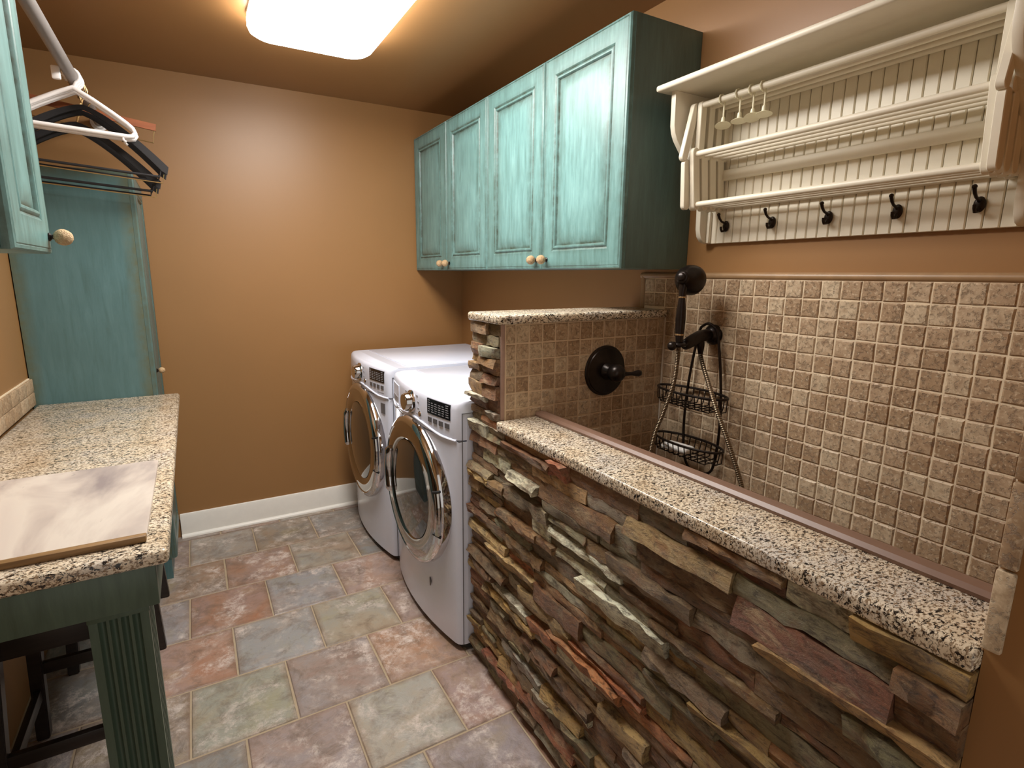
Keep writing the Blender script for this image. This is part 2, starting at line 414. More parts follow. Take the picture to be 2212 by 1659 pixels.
# ------------------------------------------------------------------ right wall tile field
bm = B(); box(bm, -0.0100, 0.002, -2.96, -1.6395, 0.45, 1.388); part('grout_bed', bm, 'grout', wall_right)
tp = 0.0515
tile_m = [slab_mesh('wall_tile', 0.0488, 0.0488, 0.0105, 0.0028, 'trav', 0.0009, 3, 20+k) for k in range(8)]
def wall_tile(parent, cx, cy, cz, face, sx=1.0, sz=1.0):
    o = link('tile', R.choice(tile_m), parent, False, (cx, cy, cz))
    spin = R.choice((0, 1, 2, 3)) if sx == sz == 1.0 else 0
    if face == 'x': rot = Matrix(((0, 0, -1), (-1, 0, 0), (0, 1, 0)))      # local z -> -X
    else: rot = Matrix(((1, 0, 0), (0, 0, -1), (0, 1, 0)))                   # local z -> -Y
    o.rotation_euler = (rot @ Matrix.Rotation(spin*PI/2, 3, 'Z')).to_euler()
    o.scale = (sx, sz, 1); return o
rest = []; nt = 0
for i in range(26):
    yc = -1.6395-tp*(i+0.5)
    for j in range(18):
        zc = 1.386-tp*(j+0.5)
        if yc > -1.744 and zc < 1.285: continue
        if yc < -2.95: continue
        if i < 22 and j < 14 and nt < 300:
            wall_tile(wall_right, -0.002+0.0012*R.uniform(-1, 0.3), yc+R.uniform(-.0006, .0006), zc+R.uniform(-.0006, .0006), 'x'); nt += 1
        else: rest.append((yc, zc))
bm = B()
for yc, zc in rest: box(bm, -0.0115, -0.003, yc-0.0243, yc+0.0243, zc-0.0243, zc+0.0243, 0.002, 1)
o = part('tile_rows', bm, 'trav', wall_right); o['kind'] = 'stuff'
# liners
bm = B(); tube(bm, [(-0.004, -1.615, 1.3955), (-0.004, -2.955, 1.3955)], 0.0115, 14)
t1 = struct('trim_1', bm, 'liner', 'tan rounded liner along the top of the travertine tiles', 'trim')
bm = B(); tube(bm, [(-0.004, -1.6265, 1.278), (-0.004, -1.6265, 1.398)], 0.0115, 14)
struct('trim_2', bm, 'liner', 'short upright tan liner beside the tiles above the granite cap', 'trim')

# ------------------------------------------------------------------ stone partition
bm = B()
box(bm, -0.695, -0.56, -2.96, -1.57, 0.0, 0.912); box(bm, -0.695, -0.004, -1.740, -1.562, 0.0, 1.246)
part_wall = struct('wall_partition', bm, 'mortar', 'half wall faced in stacked ledger stone with a raised tiled end', 'wall')
SC = [((118, 88, 58), 8), ((138, 106, 68), 7), ((160, 126, 84), 6), ((138, 126, 98), 6), ((168, 160, 140), 4), ((236, 222, 190), 3), ((136, 90, 58), 3), ((124, 84, 60), 1), ((186, 150, 98), 5), ((124, 110, 84), 4), ((180, 118, 80), 1)]
SCL = [c for c, wgt in SC for _ in range(wgt)]
ns = 0
def stone(y0, y1, z0, z1, p, colr, end=False):
    """rough split-face stone with its face towards -X"""
    global ns
    L = y1-y0; n = max(3, min(8, int(L/0.026))); bm = B(); H = z1-z0
    seed = R.uniform(0, 100); G = []
    tilt = R.uniform(-.2, .2)*p; wedge = R.uniform(-.5, .5)*p*0.6
    for i in range(n+1):
        t = i/n; col_ = []
        for j in range(3):
            s = j/2
            jit = noise.noise(Vector((seed+t*3.1*max(1, L/0.1), s*2.3, seed)))*0.45*p+R.uniform(-.0022, .0022)
            dz = R.uniform(-1, 1)*min(0.0034, H*0.10) if j != 1 else 0
            dy = R.uniform(-.0025, .0025) if 0 < i < n else R.uniform(-.0012, .0012)
            x = -0.70-max(0.002, p+jit+tilt*(t-.5)*2+wedge*(s-.5)*2-(0.0025 if j == 1 else 0)*-1)
            col_.append(bm.verts.new((x, y0+L*t+dy, z0+H*s+dz)))
        G.append(col_)
    for i in range(n):
        for j in range(2): bm.faces.new((G[i][j], G[i+1][j], G[i+1][j+1], G[i][j+1]))
    bk = [[bm.verts.new((-0.694, G[i][j].co.y, G[i][j].co.z)) for j in (0, 2)] for i in range(n+1)]
    for i in range(n):
        bm.faces.new((bk[i][0], bk[i+1][0], G[i+1][0], G[i][0])); bm.faces.new((G[i][2], G[i+1][2], bk[i+1][1], bk[i][1]))
    bm.faces.new((bk[0][0], G[0][0], G[0][1], G[0][2], bk[0][1])); bm.faces.new((G[n][0], bk[n][0], bk[n][1], G[n][2], G[n][1]))
    o = part('stone', bm, 'stone', part_wall, smooth=24)
    o.color = srgb(*[max(10, min(252, c*1.12+R.randint(-6, 6))) for c in colr]); ns += 1
def course(z, h, ya, yb, lmin, lmax):
    y = yb
    while y > ya+0.004:
        L = R.uniform(lmin, lmax)
        if y-L < ya+lmin*0.6: L = y-ya
        p = R.choice((.004, .007, .009, .012, .015, .019, .024, .030)); c = R.choice(SCL)
        if h > 0.036 and R.random() < 0.22:
            hh = h*R.uniform(.4, .6)
            stone(y-L+.0006, y-.0006, z+.0005, z+hh-.0005, p, c); stone(y-L+.0006, y-.0006, z+hh+.0005, z+h-.0005, R.choice((.006, .012, .018, .028)), R.choice(SCL))
        else: stone(y-L+.0006, y-.0006, z+.0006, z+h-.0006, p, c)
        y -= L
z = 0.0
while z < 0.911:
    h = R.choice((.024, .028, .032, .036, .040, .045, .050))
    if 0.911-z-h < 0.02: h = 0.911-z
    course(z, h, YST, -1.558, 0.07, 0.32); z += h
z = 0.911
while z < 1.246:
    h = R.choice((.026, .032, .038, .045))
    if 1.246-z-h < 0.02: h = 1.246-z
    course(z, h, -1.744, -1.558, 0.06, 0.13); z += h
# tiled face of the raised end
bm = B(); box(bm, -0.689, -0.004, -1.7485, -1.739, 0.45, 1.246); part('grout_bed', bm, 'pgrout', part_wall)
bm = B(); box(bm, -0.703, -0.688, -1.748, -1.735, 0.943, 1.246, 0.002); part('stone_edge', bm, 'lilac', part_wall)
xs = [-0.6865, -0.6505]+[-0.6005+0.0505*k for k in range(13)]
zs = [1.245, 1.1845]
while zs[-1] > 0.66: zs.append(zs[-1]-0.0525)
for a, b in zip(xs, xs[1:]):
    if b > 0.03: continue
    b = min(b, -0.013)
    for zt, zb_ in zip(zs, zs[1:]):
        wall_tile(part_wall, (a+b)/2, -1.7405+0.0012*R.uniform(0, 1), (zt+zb_)/2, 'y', (b-a)/0.0510, (zt-zb_)/0.0510)
bm = B(); box(bm, -0.0165, -0.0105, -1.7575, -1.7515, 0.5, 1.247); part('caulk_line', bm, 'caulk', part_wall)
# inner face of the half wall and pan
bm = B(); box(bm, -0.56, -0.552, -2.96, -1.75, 0.40, 0.912); part('inner_lining', bm, 'pan', part_wall)
bm = B(); box(bm, -0.552, -0.012, -2.96, -1.752, 0.36, 0.45)
pan = link('shower_pan', mesh('shower_pan', bm, 'pan')); pan['kind'] = 'structure'; pan['label'] = 'brown raised floor of the tiled washing bay'; pan['category'] = 'shower pan'

# granite ledge and cap
def slab(name, x0, x1, y0, y1, z0, z1, bev, label, cat):
    bm = B(); box(bm, x0, x1, y0, y1, z0, z1, bev, 3)
    return tag(link(name, mesh(name, bm, 'granite', 40)), label, cat)
slab('granite_ledge', -0.722, -0.552, -2.9595, -1.752, 0.9132, 0.944, 0.006, 'speckled granite ledge topping the stacked-stone half wall', 'ledge')
slab('granite_ledge', -0.722, -0.014, -1.766, -1.552, 1.247, 1.2755, 0.008, 'short speckled granite cap on the raised tiled wall end', 'ledge')
bm = B()
prism(bm, [(-0.576, 0.9445), (-0.577, 0.951), (-0.570, 0.958), (-0.556, 0.960), (-0.536, 0.955), (-0.532, 0.944), (-0.532, 0.80), (-0.549, 0.80), (-0.549, 0.9445)], 'y', -2.958, -1.754)
tr3 = struct('trim_3', bm, 'rim', 'rounded brown rim strip along the inner edge of the granite ledge', 'trim')

# ------------------------------------------------------------------ doors with raised panels
RINGS = [(0.0, 0.0, .5), (0.0, 0.013, .6), (0.0035, 0.0185, .35), (0.009, 0.0200, .55), (0.0105, 0.0185, .8), (0.013, 0.0200, .40), (0.030, 0.0205, .16), (0.052, 0.0205, .14), (0.066, 0.0205, .38), (0.0695, 0.0185, .75),
         (0.0725, 0.0165, 1.0), (0.075, 0.0185, .6), (0.079, 0.0205, .25), (0.083, 0.0205, .25), (0.086, 0.0165, .85), (0.088, 0.0130, 1.0), (0.098, 0.0150, .42), (0.118, 0.0185, .12), (0.135, 0.0185, .0)]
def door_mesh(name, wd, ht, mat):
    """local: x across (0..wd), y up (0..ht), z out"""
    bm = B(); lay = bm.verts.layers.float.new('glaze'); rings = []
    for ins, hgt, g in RINGS:
        ins = min(ins, wd/2-0.01)
        vs = [bm.verts.new(p) for p in ((ins, ins, hgt), (wd-ins, ins, hgt), (wd-ins, ht-ins, hgt), (ins, ht-ins, hgt))]
        for v in vs: v[lay] = g
        rings.append(vs)
    for a, b in zip(rings, rings[1:]):
        for k in range(4): bm.faces.new((a[k], a[(k+1) % 4], b[(k+1) % 4], b[k]))
    bm.faces.new(rings[-1]); bm.faces.new(list(reversed(rings[0])))
    return mesh(name, bm, mat, 25)
def knob_mesh(r):
    bm = B(); blob(bm, (0, 0, r*1.5), (r, r, r*1.02), 28, 20, 0.06, 160)
    return mesh('knob', bm, 'knob', 60)
knob_me = knob_mesh(0.0175); knob_small = knob_mesh(0.013)
bm = B(); lathe(bm, [(0.009, 0), (0.009, 0.003), (0.005, 0.006), (0.005, 0.014)], (0, 0, 0), (0, 0, 1), 14); neck_me = mesh('knob_stem', bm, 'bronze')
bm = B(); lathe(bm, [(0.0, 0.0), (0.004, 0.0), (0.004, 0.003), (0.0, 0.004)], (0, 0, 0), (0, 0, 1), 10); eye_me = mesh('knob_pin', bm, 'dark')
def put_knob(parent, loc, sign, me=knob_me, r=0.0175):
    rot = Matrix.Rotation(sign*PI/2, 3, 'Y').to_euler()
    kb = link('knob', me, parent, False, loc); kb.rotation_euler = rot
    st = link('knob_stem', neck_me, parent, False, loc); st.rotation_euler = rot
    return kb
def hang_door(parent, x, y0, y1, z0, z1, sign, mat='teal_door'):
    """door facing sign*X spanning y0..y1"""
    g = 0.0012; me = door_mesh('door', (y1-y0)-2*g, (z1-z0), mat)
    d = link('door', me, parent, False)
    if sign < 0: rot = Matrix(((0, 0, -1), (-1, 0, 0), (0, 1, 0))); d.location = (x, y1-g, z0)
    else: rot = Matrix(((0, 0, 1), (1, 0, 0), (0, 1, 0))); d.location = (x, y0+g, z0)
    d.rotation_euler = rot.to_euler(); return d
def glazed_box(name, parent, x0, x1, y0, y1, z0, z1, mat, edge=0.5, wdt=0.035):
    """carcass with antique glaze rubbed along the panel edges"""
    bm = B(); lay = bm.verts.layers.float.new('glaze')
    def face(o, u, v, lu, lv):
        us = [0, wdt, lu-wdt, lu]; vs = [0, wdt, lv-wdt, lv]
        g = [[bm.verts.new(o+u*a+v*b) for b in vs] for a in us]
        for i in range(4):
            for j in range(4):
                g[i][j][lay] = edge if (i in (0, 3) or j in (0, 3)) else 0.0
        for i in range(3):
            for j in range(3): bm.faces.new((g[i][j], g[i+1][j], g[i+1][j+1], g[i][j+1]))
    X, Y, Z = Vector((1, 0, 0)), Vector((0, 1, 0)), Vector((0, 0, 1)); o = Vector((x0, y0, z0)); dx, dy, dz = x1-x0, y1-y0, z1-z0
    face(o, X, Z, dx, dz); face(o+Y*dy, X, Z, dx, dz); face(o, Y, Z, dy, dz); face(o+X*dx, Y, Z, dy, dz); face(o, X, Y, dx, dy); face(o+Z*dz, X, Y, dx, dy)
    bmesh.ops.remove_doubles(bm, verts=bm.verts[:], dist=1e-5)
    return part(name, bm, mat, parent, smooth=25)

# right wall cabinets (two units of two doors)
ZB, ZT, DC = 1.418, 2.170, 0.3065; YC0 = -1.8235; WD = 0.4545
for k, lab in enumerate(('two-door teal wall cabinet beside the drying rack above the granite cap', 'two-door teal wall cabinet in the corner above the laundry machines')):
    ya = YC0+2*WD*k+0.0005; yb = YC0+2*WD*(k+1)-0.0005
    cab = empty('wall_cabinet', (-DC/2, (ya+yb)/2, ZB), lab, 'cabinet', 'teal wall cabinets')
    glazed_box('carcass', cab, -DC+0.021, -0.001, ya, yb, ZB, ZT, 'teal_side', 0.25, 0.02)
    for s in (0, 1):
        y0 = ya+WD*s; d = hang_door(cab, -DC+0.0205, y0, y0+WD, ZB, ZT, -1)
        ky = ya+WD+(-0.036 if s == 0 else 0.036)
        put_knob(cab, (-DC, ky, ZB+0.036), -1)

# tall cabinet in the back corner
tc_ = empty('tall_cabinet', (-1.9, -0.225, 0), 'tall blue-teal cabinet with plain side standing behind the counter end', 'cabinet')
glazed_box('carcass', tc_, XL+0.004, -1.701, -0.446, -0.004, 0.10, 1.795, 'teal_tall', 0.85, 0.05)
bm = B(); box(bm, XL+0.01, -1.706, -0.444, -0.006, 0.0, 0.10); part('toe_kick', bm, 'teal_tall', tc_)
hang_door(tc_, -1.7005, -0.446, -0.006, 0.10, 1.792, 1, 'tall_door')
put_knob(tc_, (-1.680, -0.412, 0.975), 1, knob_small)

# upper left cabinet
uc = empty('wall_cabinet', (-1.95, -1.77, 1.44), 'narrow teal wall cabinet over the granite counter', 'cabinet')
glazed_box('carcass', uc, XL+0.002, -1.8005, -1.925, -1.612, 1.436, 2.19, 'teal', 0.5, 0.02)
hang_door(uc, -1.800, -1.922, -1.612, 1.436, 2.19, 1)
put_knob(uc, (-1.780, -1.640, 1.472), 1)

# ------------------------------------------------------------------ ceiling light
cl = empty('ceiling_light', (-1.03, -1.4, ZC), 'lit rectangular ceiling light with rounded white acrylic diffuser', 'ceiling light')
def rrect(x0, x1, y0, y1, r, n=8):
    pts = []
    for cx, cy, a in ((x1-r, y1-r, 0), (x0+r, y1-r, 90), (x0+r, y0+r, 180), (x1-r, y0+r, 270)):
        for k in range(n+1):
            t = math.radians(a+90*k/n); pts.append((cx+r*math.cos(t), cy+r*math.sin(t)))
    return pts
bm = B(); rs = []
for ins, zz in ((0.012, ZC-0.012), (0.0, ZC-0.028), (0.0, ZC-0.050), (0.006, ZC-0.066), (0.022, ZC-0.077), (0.05, ZC-0.082)):
    rs.append([bm.verts.new((x, y, zz)) for x, y in rrect(-1.257+ins, -0.797-ins, -1.99+ins, -0.765-ins, 0.085-ins*0.6)])
for a, b in zip(rs, rs[1:]):
    for k in range(len(a)): bm.faces.new((a[k], a[(k+1) % len(a)], b[(k+1) % len(a)], b[k]))
bm.faces.new(rs[-1]); part('diffuser', bm, 'lamp', cl)
bm = B(); prism(bm, rrect(-1.255, -0.80, -1.985, -0.77, 0.08), 'z', ZC-0.014, ZC-0.001); part('base_pan', bm, 'lampbase', cl)

# ------------------------------------------------------------------ washer and dryer (local: x across, y = out of the front towards -Y, z up)
def front_x(u, wd):
    """how far the bowed front stands out at u in -1..1"""
    a = abs(u); bow = 0.042*(1-a*a)
    e = 1-a; rc = 0.07
    if e < rc: bow -= 0.026*(1-math.sqrt(max(0, 1-((rc-e)/rc)**2)))
    return bow
def machine(name, label, y_far, y_near, dispenser):
    """front faces -X; u runs from far (-1) to near (+1)"""
    W_ = y_far-y_near; yc = (y_far+y_near)/2; H = 0.967; XB = -0.760; Xback = -0.035
    t = empty(name, (-0.40, yc, 0), label, name.replace('_', ' '), 'matching white front-loading laundry machines')
    def yy(u): return yc-u*W_/2
    def fx(y): return XB-front_x((yc-y)/(W_/2), W_)
    us = [-1, -.985, -.96, -.92, -.86, -.75, -.6, -.4, -.2, 0, .2, .4, .6, .75, .86, .92, .96, .985, 1]
    def outline(d=0.0, top=False):
        pts = [(Xback, yy(-1))]+[(XB-front_x(u, W_)+d, yy(u)) for u in us]+[(Xback, yy(1))]
        return pts
    bm = B(); prism(bm, outline(0.002), 'z', 0.028, 0.822); part('body', bm, 'app', t, smooth=30)
    # lower front skirt seam and control fascia
    bm = B(); lvl = []
    for zz, ins in ((0.828, 0.001), (0.835, 0.0), (0.935, 0.001), (0.953, 0.004), (0.962, 0.010), (H, 0.020)):
        lvl.append([bm.verts.new((x+(ins if i not in (0, len(us)+1) else 0), y, zz)) for i, (x, y) in enumerate(outline())])
    for a, b in zip(lvl, lvl[1:]):
        for k in range(len(a)): bm.faces.new((a[k], a[(k+1) % len(a)], b[(k+1) % len(a)], b[k]))
    bm.faces.new(lvl[-1]); bm.faces.new(list(reversed(lvl[0]))); part('control_fascia', bm, 'app', t, smooth=30)
    # raised top panel
    bm = B(); box(bm, -0.66, Xback-0.01, yy(-.93), yy(.93), H-0.002, H+0.004, 0.003); part('top_panel', bm, 'app', t)
    # side panel seam
    bm = B(); box(bm, -0.725, Xback, yy(1)-0.0012, yy(1)+0.002, 0.04, 0.92); part('side_panel', bm, 'app', t)
    for a_, b_, c_, d_ in ((-0.7435, -0.7415, 0.03, 0.925), (-0.7435, -0.60, 0.923, 0.925), (-0.758, -0.7435, 0.8235, 0.827)):
        bm = B(); box(bm, a_, b_, yy(1)-0.0016, yy(1)+0.001, c_, d_); part('seam', bm, 'btn', t)
    # toe base and feet
    bm = B(); prism(bm, [(x+0.02 if i not in (0, len(us)+1) else x, y) for i, (x, y) in enumerate(outline())], 'z', 0.010, 0.0285); part('base', bm, 'dark', t)
    for s in (-.88, .88):
        for xx in (-0.70, -0.10):
            bm = B(); lathe(bm, [(0.02, 0), (0.02, 0.008), (0.014, 0.011)], (xx, yy(s), 0.0005), (0, 0, 1), 14); part('foot', bm, 'dark', t)
    # lip that arches over the door
    bm = B(); P_ = []
    for k in range(25):
        u = (-1+2*k/24)*0.965; a = abs(u); zz = 0.826+0.026*max(0, math.cos(min(1, a/0.72)*PI/2))**1.2
        P_.append((XB-front_x(u, W_)-0.0005, yy(u), zz))
    tube(bm, P_, 0.0045, 8); part('fascia_lip', bm, 'app', t)
    # door
    dc = Vector((fx(yc)+0.006, yc, 0.545)); r0 = 0.300
    dr = link('door', None, t)
    dr.empty_display_size = 0.05
    def ringlathe(prof, n=72): b = B(); lathe(b, prof, dc, (-1, 0, 0), n); return b
    def partd(nm, b, m): return part(nm, b, m, dr)
    partd('chrome_ring', ringlathe([(r0-0.012, -0.055), (r0, -0.045), (r0+0.001, 0.002), (r0-0.003, 0.016), (r0-0.012, 0.024), (r0-0.024, 0.028), (r0-0.030, 0.026), (r0-0.030, 0.0)]), 'chrome')
    partd('mirror_band', ringlathe([(r0-0.029, -0.02), (r0-0.029, 0.0255), (r0-0.05, 0.029), (0.212, 0.028), (0.202, 0.022), (0.200, -0.02)]), 'mirror')
    partd('glass', ringlathe([(0.203, 0.0), (0.200, 0.0235), (0.17, 0.030), (0.12, 0.037), (0.06, 0.041), (0.0, 0.0425)]), 'glass')
    # handle pocket on the far side of the band
    b = B(); pts = [(dc.x-0.029, yc+(0.236)*math.cos(a), 0.545+0.236*math.sin(a)) for a in [math.radians(d) for d in range(-22, 34, 4)]]
    tube(b, pts, [0.012]+[0.022]*(len(pts)-2)+[0.012], 12); partd('handle', b, 'chrome')
    # hinge cover on the near side
    b = B(); pts = [(dc.x-0.018, yc-(r0-0.010)*math.cos(a), 0.545+(r0-0.010)*math.sin(a)) for a in [math.radians(d) for d in range(-16, 18, 4)]]
    tube(b, pts, 0.0115, 10); partd('hinge_cover', b, 'mirror')
    for dg in (-17, 17):
        a = math.radians(dg); b = B()
        tube(b, [(dc.x-0.030, yc-(r0-0.026)*math.cos(a), 0.545+(r0-0.026)*math.sin(a)), (dc.x-0.012, yc-(r0+0.003)*math.cos(a), 0.545+(r0+0.003)*math.sin(a))], 0.005, 8); partd('hinge_gap', b, 'dark')
    # knob
    def face_pt(dy, z_, out=0.0): y = yc-dy; return Vector((fx(y)-out+0.003, y, z_))
    o_ = face_pt(0.0, 0.905); b = B()
    lathe(b, [(0.046, -0.004), (0.046, 0.004), (0.042, 0.008), (0.040, 0.009)], o_, (-1, 0, 0.0), 40); kn = part('dial', b, 'chrome', t)
    b = B(); lathe(b, [(0.037, 0.006), (0.035, 0.030), (0.031, 0.036), (0.0, 0.038)], o_, (-1, 0, 0), 36); part('dial_cap', b, 'chrome', kn)
    # tick marks round the dial
    for k in range(14):
        a = math.radians(-60+k*300/13+90-150+60); rr = 0.062
        dy = rr*math.sin(a)*1.15; zz = 0.905+rr*math.cos(a)
        if zz < 0.862 or zz > 0.945: continue
        q = face_pt(dy, zz); b = B(); box(b, q.x-0.0035, q.x-0.0015, q.y-0.008, q.y+0.008, q.z-0.0015, q.z+0.0015); part('print', b, 'ink', t)
    q = face_pt(0.085, 0.872); b = B(); lathe(b, [(0.013, 0), (0.013, 0.005), (0.010, 0.008), (0, 0.009)], q+Vector((0.002, 0, 0)), (-1, 0, 0), 24); part('start_button', b, 'chrome', t)
    # curved display
    def curved(y_a, y_b, z_a, z_b, out, n=8):
        b = B(); th = 0.004; A = []
        for i in range(n+1):
            y = yc-(y_a+(y_b-y_a)*i/n); x = fx(y)-out+0.001
            A.append([b.verts.new((x, y, z_a)), b.verts.new((x, y, z_b)), b.verts.new((x+th+out, y, z_b)), b.verts.new((x+th+out, y, z_a))])
        for a1, a2 in zip(A, A[1:]):
            for k in range(4): b.faces.new((a1[k], a1[(k+1) % 4], a2[(k+1) % 4], a2[k]))
        b.faces.new(A[0]); b.faces.new(list(reversed(A[-1]))); return b
    ds = part('display', curved(0.150, 0.300, 0.893, 0.950, 0.002), 'screen', t)
    rp = random.Random(3)
    for cI in range(6):
        for rI in range(6):
            if cI in (1, 2, 3, 4) and rI == 0: continue
            y_a = 0.157+cI*0.0235; part('print', curved(y_a, y_a+0.013+rp.uniform(-.002, .004), 0.9005+(5-rI)*0.0082, 0.9005+(5-rI)*0.0082+0.0028, 0.0026, 1), 'ink', ds)
    for k in range(4): part('button', curved(0.156+k*0.038, 0.156+k*0.038+0.024, 0.862, 0.880, 0.0035, 2), 'btn', t)
    if dispenser:
        b = curved(-0.295, -0.170, 0.845, 0.935, 0.003); part('detergent_drawer', b, 'app', t)
        part('drawer_label', curved(-0.285, -0.190, 0.856, 0.884, 0.0045), 'appgrey', t)
        b = B(); tube(b, [(fx(yc+0.29-k*0.014)-0.004, yc+0.29-k*0.014, 0.852-0.014*math.sin(k/8*PI)) for k in range(9)], 0.004, 8); part('drawer_lip', b, 'app', t)
        b = B(); tube(b, [(fx(yc-0.145)-0.001, yc-0.145, 0.222), (fx(yc-0.15)-0.001, yc-0.15, 0.205), (fx(yc-0.145)-0.001, yc-0.146, 0.185)], [0.002, 0.0045, 0.0015], 6); part('dark_mark', b, 'btn', t)  # small dark curved mark on the front below the door
    else:
        part('energy_sticker', curved(0.262, 0.298, 0.745, 0.795, 0.002), 'btn', t)
        part('brand_plate', curved(0.235, 0.295, 0.8405, 0.8455, 0.001), 'ink', t)
    return t
machine('washing_machine', 'white front-load washing machine with detergent drawer, beside the stone wall end', -0.870, -1.550, True)
machine('clothes_dryer', 'white front-load clothes dryer in the corner by the tan wall', -0.125, -0.806, False)

# ------------------------------------------------------------------ drying rack on the right wall
RY0, RY1 = -1.900, -2.718
rk = empty('drying_rack', (-0.01, -2.309, 1.50), 'cream beadboard wall shelf with fold-out drying rods and coat hooks', 'drying rack')
bm = B(); box(bm, -0.240, -0.0005, RY1-0.030, RY0+0.030, 1.940, 1.958, 0.007, 3); part('shelf', bm, 'cream', rk)
prof = [(-0.001, 1.940), (-0.203, 1.940), (-0.201, 1.843), (-0.196, 1.822), (-0.186, 1.803), (-0.168, 1.782), (-0.147, 1.759), (-0.118, 1.722), (-0.09, 1.675), (-0.07, 1.635), (-0.060, 1.606), (-0.058, 1.545), (-0.052, 1.522), (-0.038, 1.506), (-0.018, 1.500), (-0.001, 1.500)]
for a, b in ((RY0, RY0-0.018), (RY1+0.018, RY1)):
    bm = B(); prism(bm, prof, 'y', a, b, 0.002, 2); part('side_bracket', bm, 'cream', rk)
bm = B(); box(bm, -0.008, -0.0005, RY1+0.018, RY0-0.018, 1.500, 1.940); part('back_panel', bm, 'cream', rk)
npk = 26; pw = (RY0-RY1-0.037)/npk; bm = B()
c_ = 0.0022
prism(bm, [(-0.008, -pw/2+0.0008), (-0.0125, -pw/2+0.0008), (-0.015, -pw/2+0.0008+c_), (-0.015, pw/2-0.0008-c_), (-0.0125, pw/2-0.0008), (-0.008, pw/2-0.0008)], 'z', 1.501, 1.939)
pk_me = mesh('plank', bm, 'cream', 20)
for k in range(npk): link('plank', pk_me, rk, False, (0, RY0-0.0185-pw*(k+0.5), 0))
bm = B(); box(bm, -0.030, -0.0148, RY1+0.019, RY0-0.030, 1.690, 1.722, 0.003); part('rail', bm, 'cream', rk)
bm = B(); box(bm, -0.022, -0.0148, RY1+0.019, RY0-0.019, 1.604, 1.612, 0.003); part('bead_moulding', bm, 'cream', rk)
bm = B(); box(bm, -0.028, -0.0148, RY0-0.030, RY0-0.0185, 1.501, 1.60, 0.004); part('cove_strip', bm, 'cream', rk)
xm = [-0.147, -0.110, -0.073, -0.036]
def slat(x0, z0, x1, z1, y, wdt=0.028, th=0.016, side='cream'):
    bm = B(); d = Vector((x1-x0, 0, z1-z0)); L = d.length; d.normalize(); nrm = Vector((d.z, 0, -d.x)); pts = []
    for k in range(9): a = PI/2+PI*k/8; pts.append((d*math.cos(a)+nrm*math.sin(a))*(wdt/2))
    for k in range(9): a = -PI/2+PI*k/8; pts.append(d*L+(d*math.cos(a)+nrm*math.sin(a))*(wdt/2))
    prism(bm, [(x0+p.x, z0+p.z) for p in pts], 'y', y, y-th, 0.0015, 1); part('slat', bm, 'cream', rk)
for ya, yb in ((RY0-0.034, RY0-0.052), (RY1+0.050, RY1+0.032)):
    inner, outer = (yb, ya) if ya > -2.3 else (ya, yb)
    for x in xm:
        slat(x+0.014, 1.897, x+0.014, 1.757, inner+0.0, 0.024); slat(x-0.008, 1.762, x+0.010, 1.610, inner-0.0008, 0.0275)
        slat(x+0.002, 1.893, x-0.034, 1.750, outer, 0.024); slat(x-0.022, 1.730, x-0.014, 1.610, outer-0.0008, 0.0265)
ry0, ry1 = RY0-0.052, RY1+0.050
for x in xm:
    for dx, zz in ((0.012, 1.897), (-0.004, 1.757), (0.010, 1.612)):
        bm = B(); tube(bm, [(x+dx, ry0, zz), (x+dx, ry1, zz)], 0.0085 if x == xm[0] else 0.0075, 14); part('rod', bm, 'cream', rk)
# coat hooks
def hook():
    bm = B(); blob(bm, (-0.0045, 0, 0), (0.0055, 0.0115, 0.017), 16, 10)
    tube(bm, [(-0.006, 0, 0.006), (-0.014, 0, 0.010), (-0.027, 0, 0.014), (-0.036, 0, 0.022), (-0.041, 0, 0.031)], [0.0042, 0.0036, 0.0032, 0.0036, 0.0042], 10)
    blob(bm, (-0.0415, 0, 0.034), (0.0052, 0.0052, 0.0052), 12, 8)
    tube(bm, [(-0.006, 0, -0.006), (-0.013, 0, -0.015), (-0.022, 0, -0.016), (-0.027, 0, -0.009), (-0.027, 0, -0.002)], [0.0045, 0.004, 0.0036, 0.0034, 0.0038], 10)
    return mesh('coat_hook', bm, 'hookm', 60)
hk = hook()
for y in (-1.987, -2.146, -2.309, -2.473, -2.631):
    o = link('coat_hook', hk, rk, False, (-0.015, y, 1.551))
# plastic discs hanging on the front top rod
for y, tl, lab in ((-2.030, 0.10, 'nearest the teal cabinet'), (-2.084, -0.08, 'second from the teal cabinet'), (-2.126, 0.22, 'third from the teal cabinet'), (-2.161, -0.05, 'farthest from the teal cabinet')):
    d = empty('suction_hook', (xm[0]+0.012, y, 1.897), 'pale plastic suction disc on the upper drying rod, '+lab, 'hook', 'plastic discs on the drying rod')
    bm = B(); lathe(bm, [(0.0, 0.005), (0.009, 0.005), (0.017, 0.0015), (0.0215, -0.001), (0.022, -0.002), (0.0, -0.003)], (0, 0, 0), (0.16+math.sin(tl)*0.6, 0.14+math.sin(tl)*0.6, 1), 28)
    o = part('disc', bm, 'clip', d, True, 50); o.location = (0.012, 0.0, -0.068)
    bm = B(); tube(bm, [(0.002, 0.0, -0.0125), (-0.0085, 0, -0.009), (-0.0125, 0, 0.0), (-0.0085, 0, 0.009), (0, 0, 0.0125), (0.0085, 0, 0.009), (0.0125, 0, 0.0), (0.012, 0, -0.014), (0.012, 0, -0.05)], 0.0024, 8); part('strap', bm, 'clip', d, True)
    bm = B(); lathe(bm, [(0.0055, 0), (0.0065, 0.006), (0.005, 0.018), (0.003, 0.02)], (0.012, 0, -0.066), (0, 0, 1), 14); part('socket', bm, 'clip', d, True)

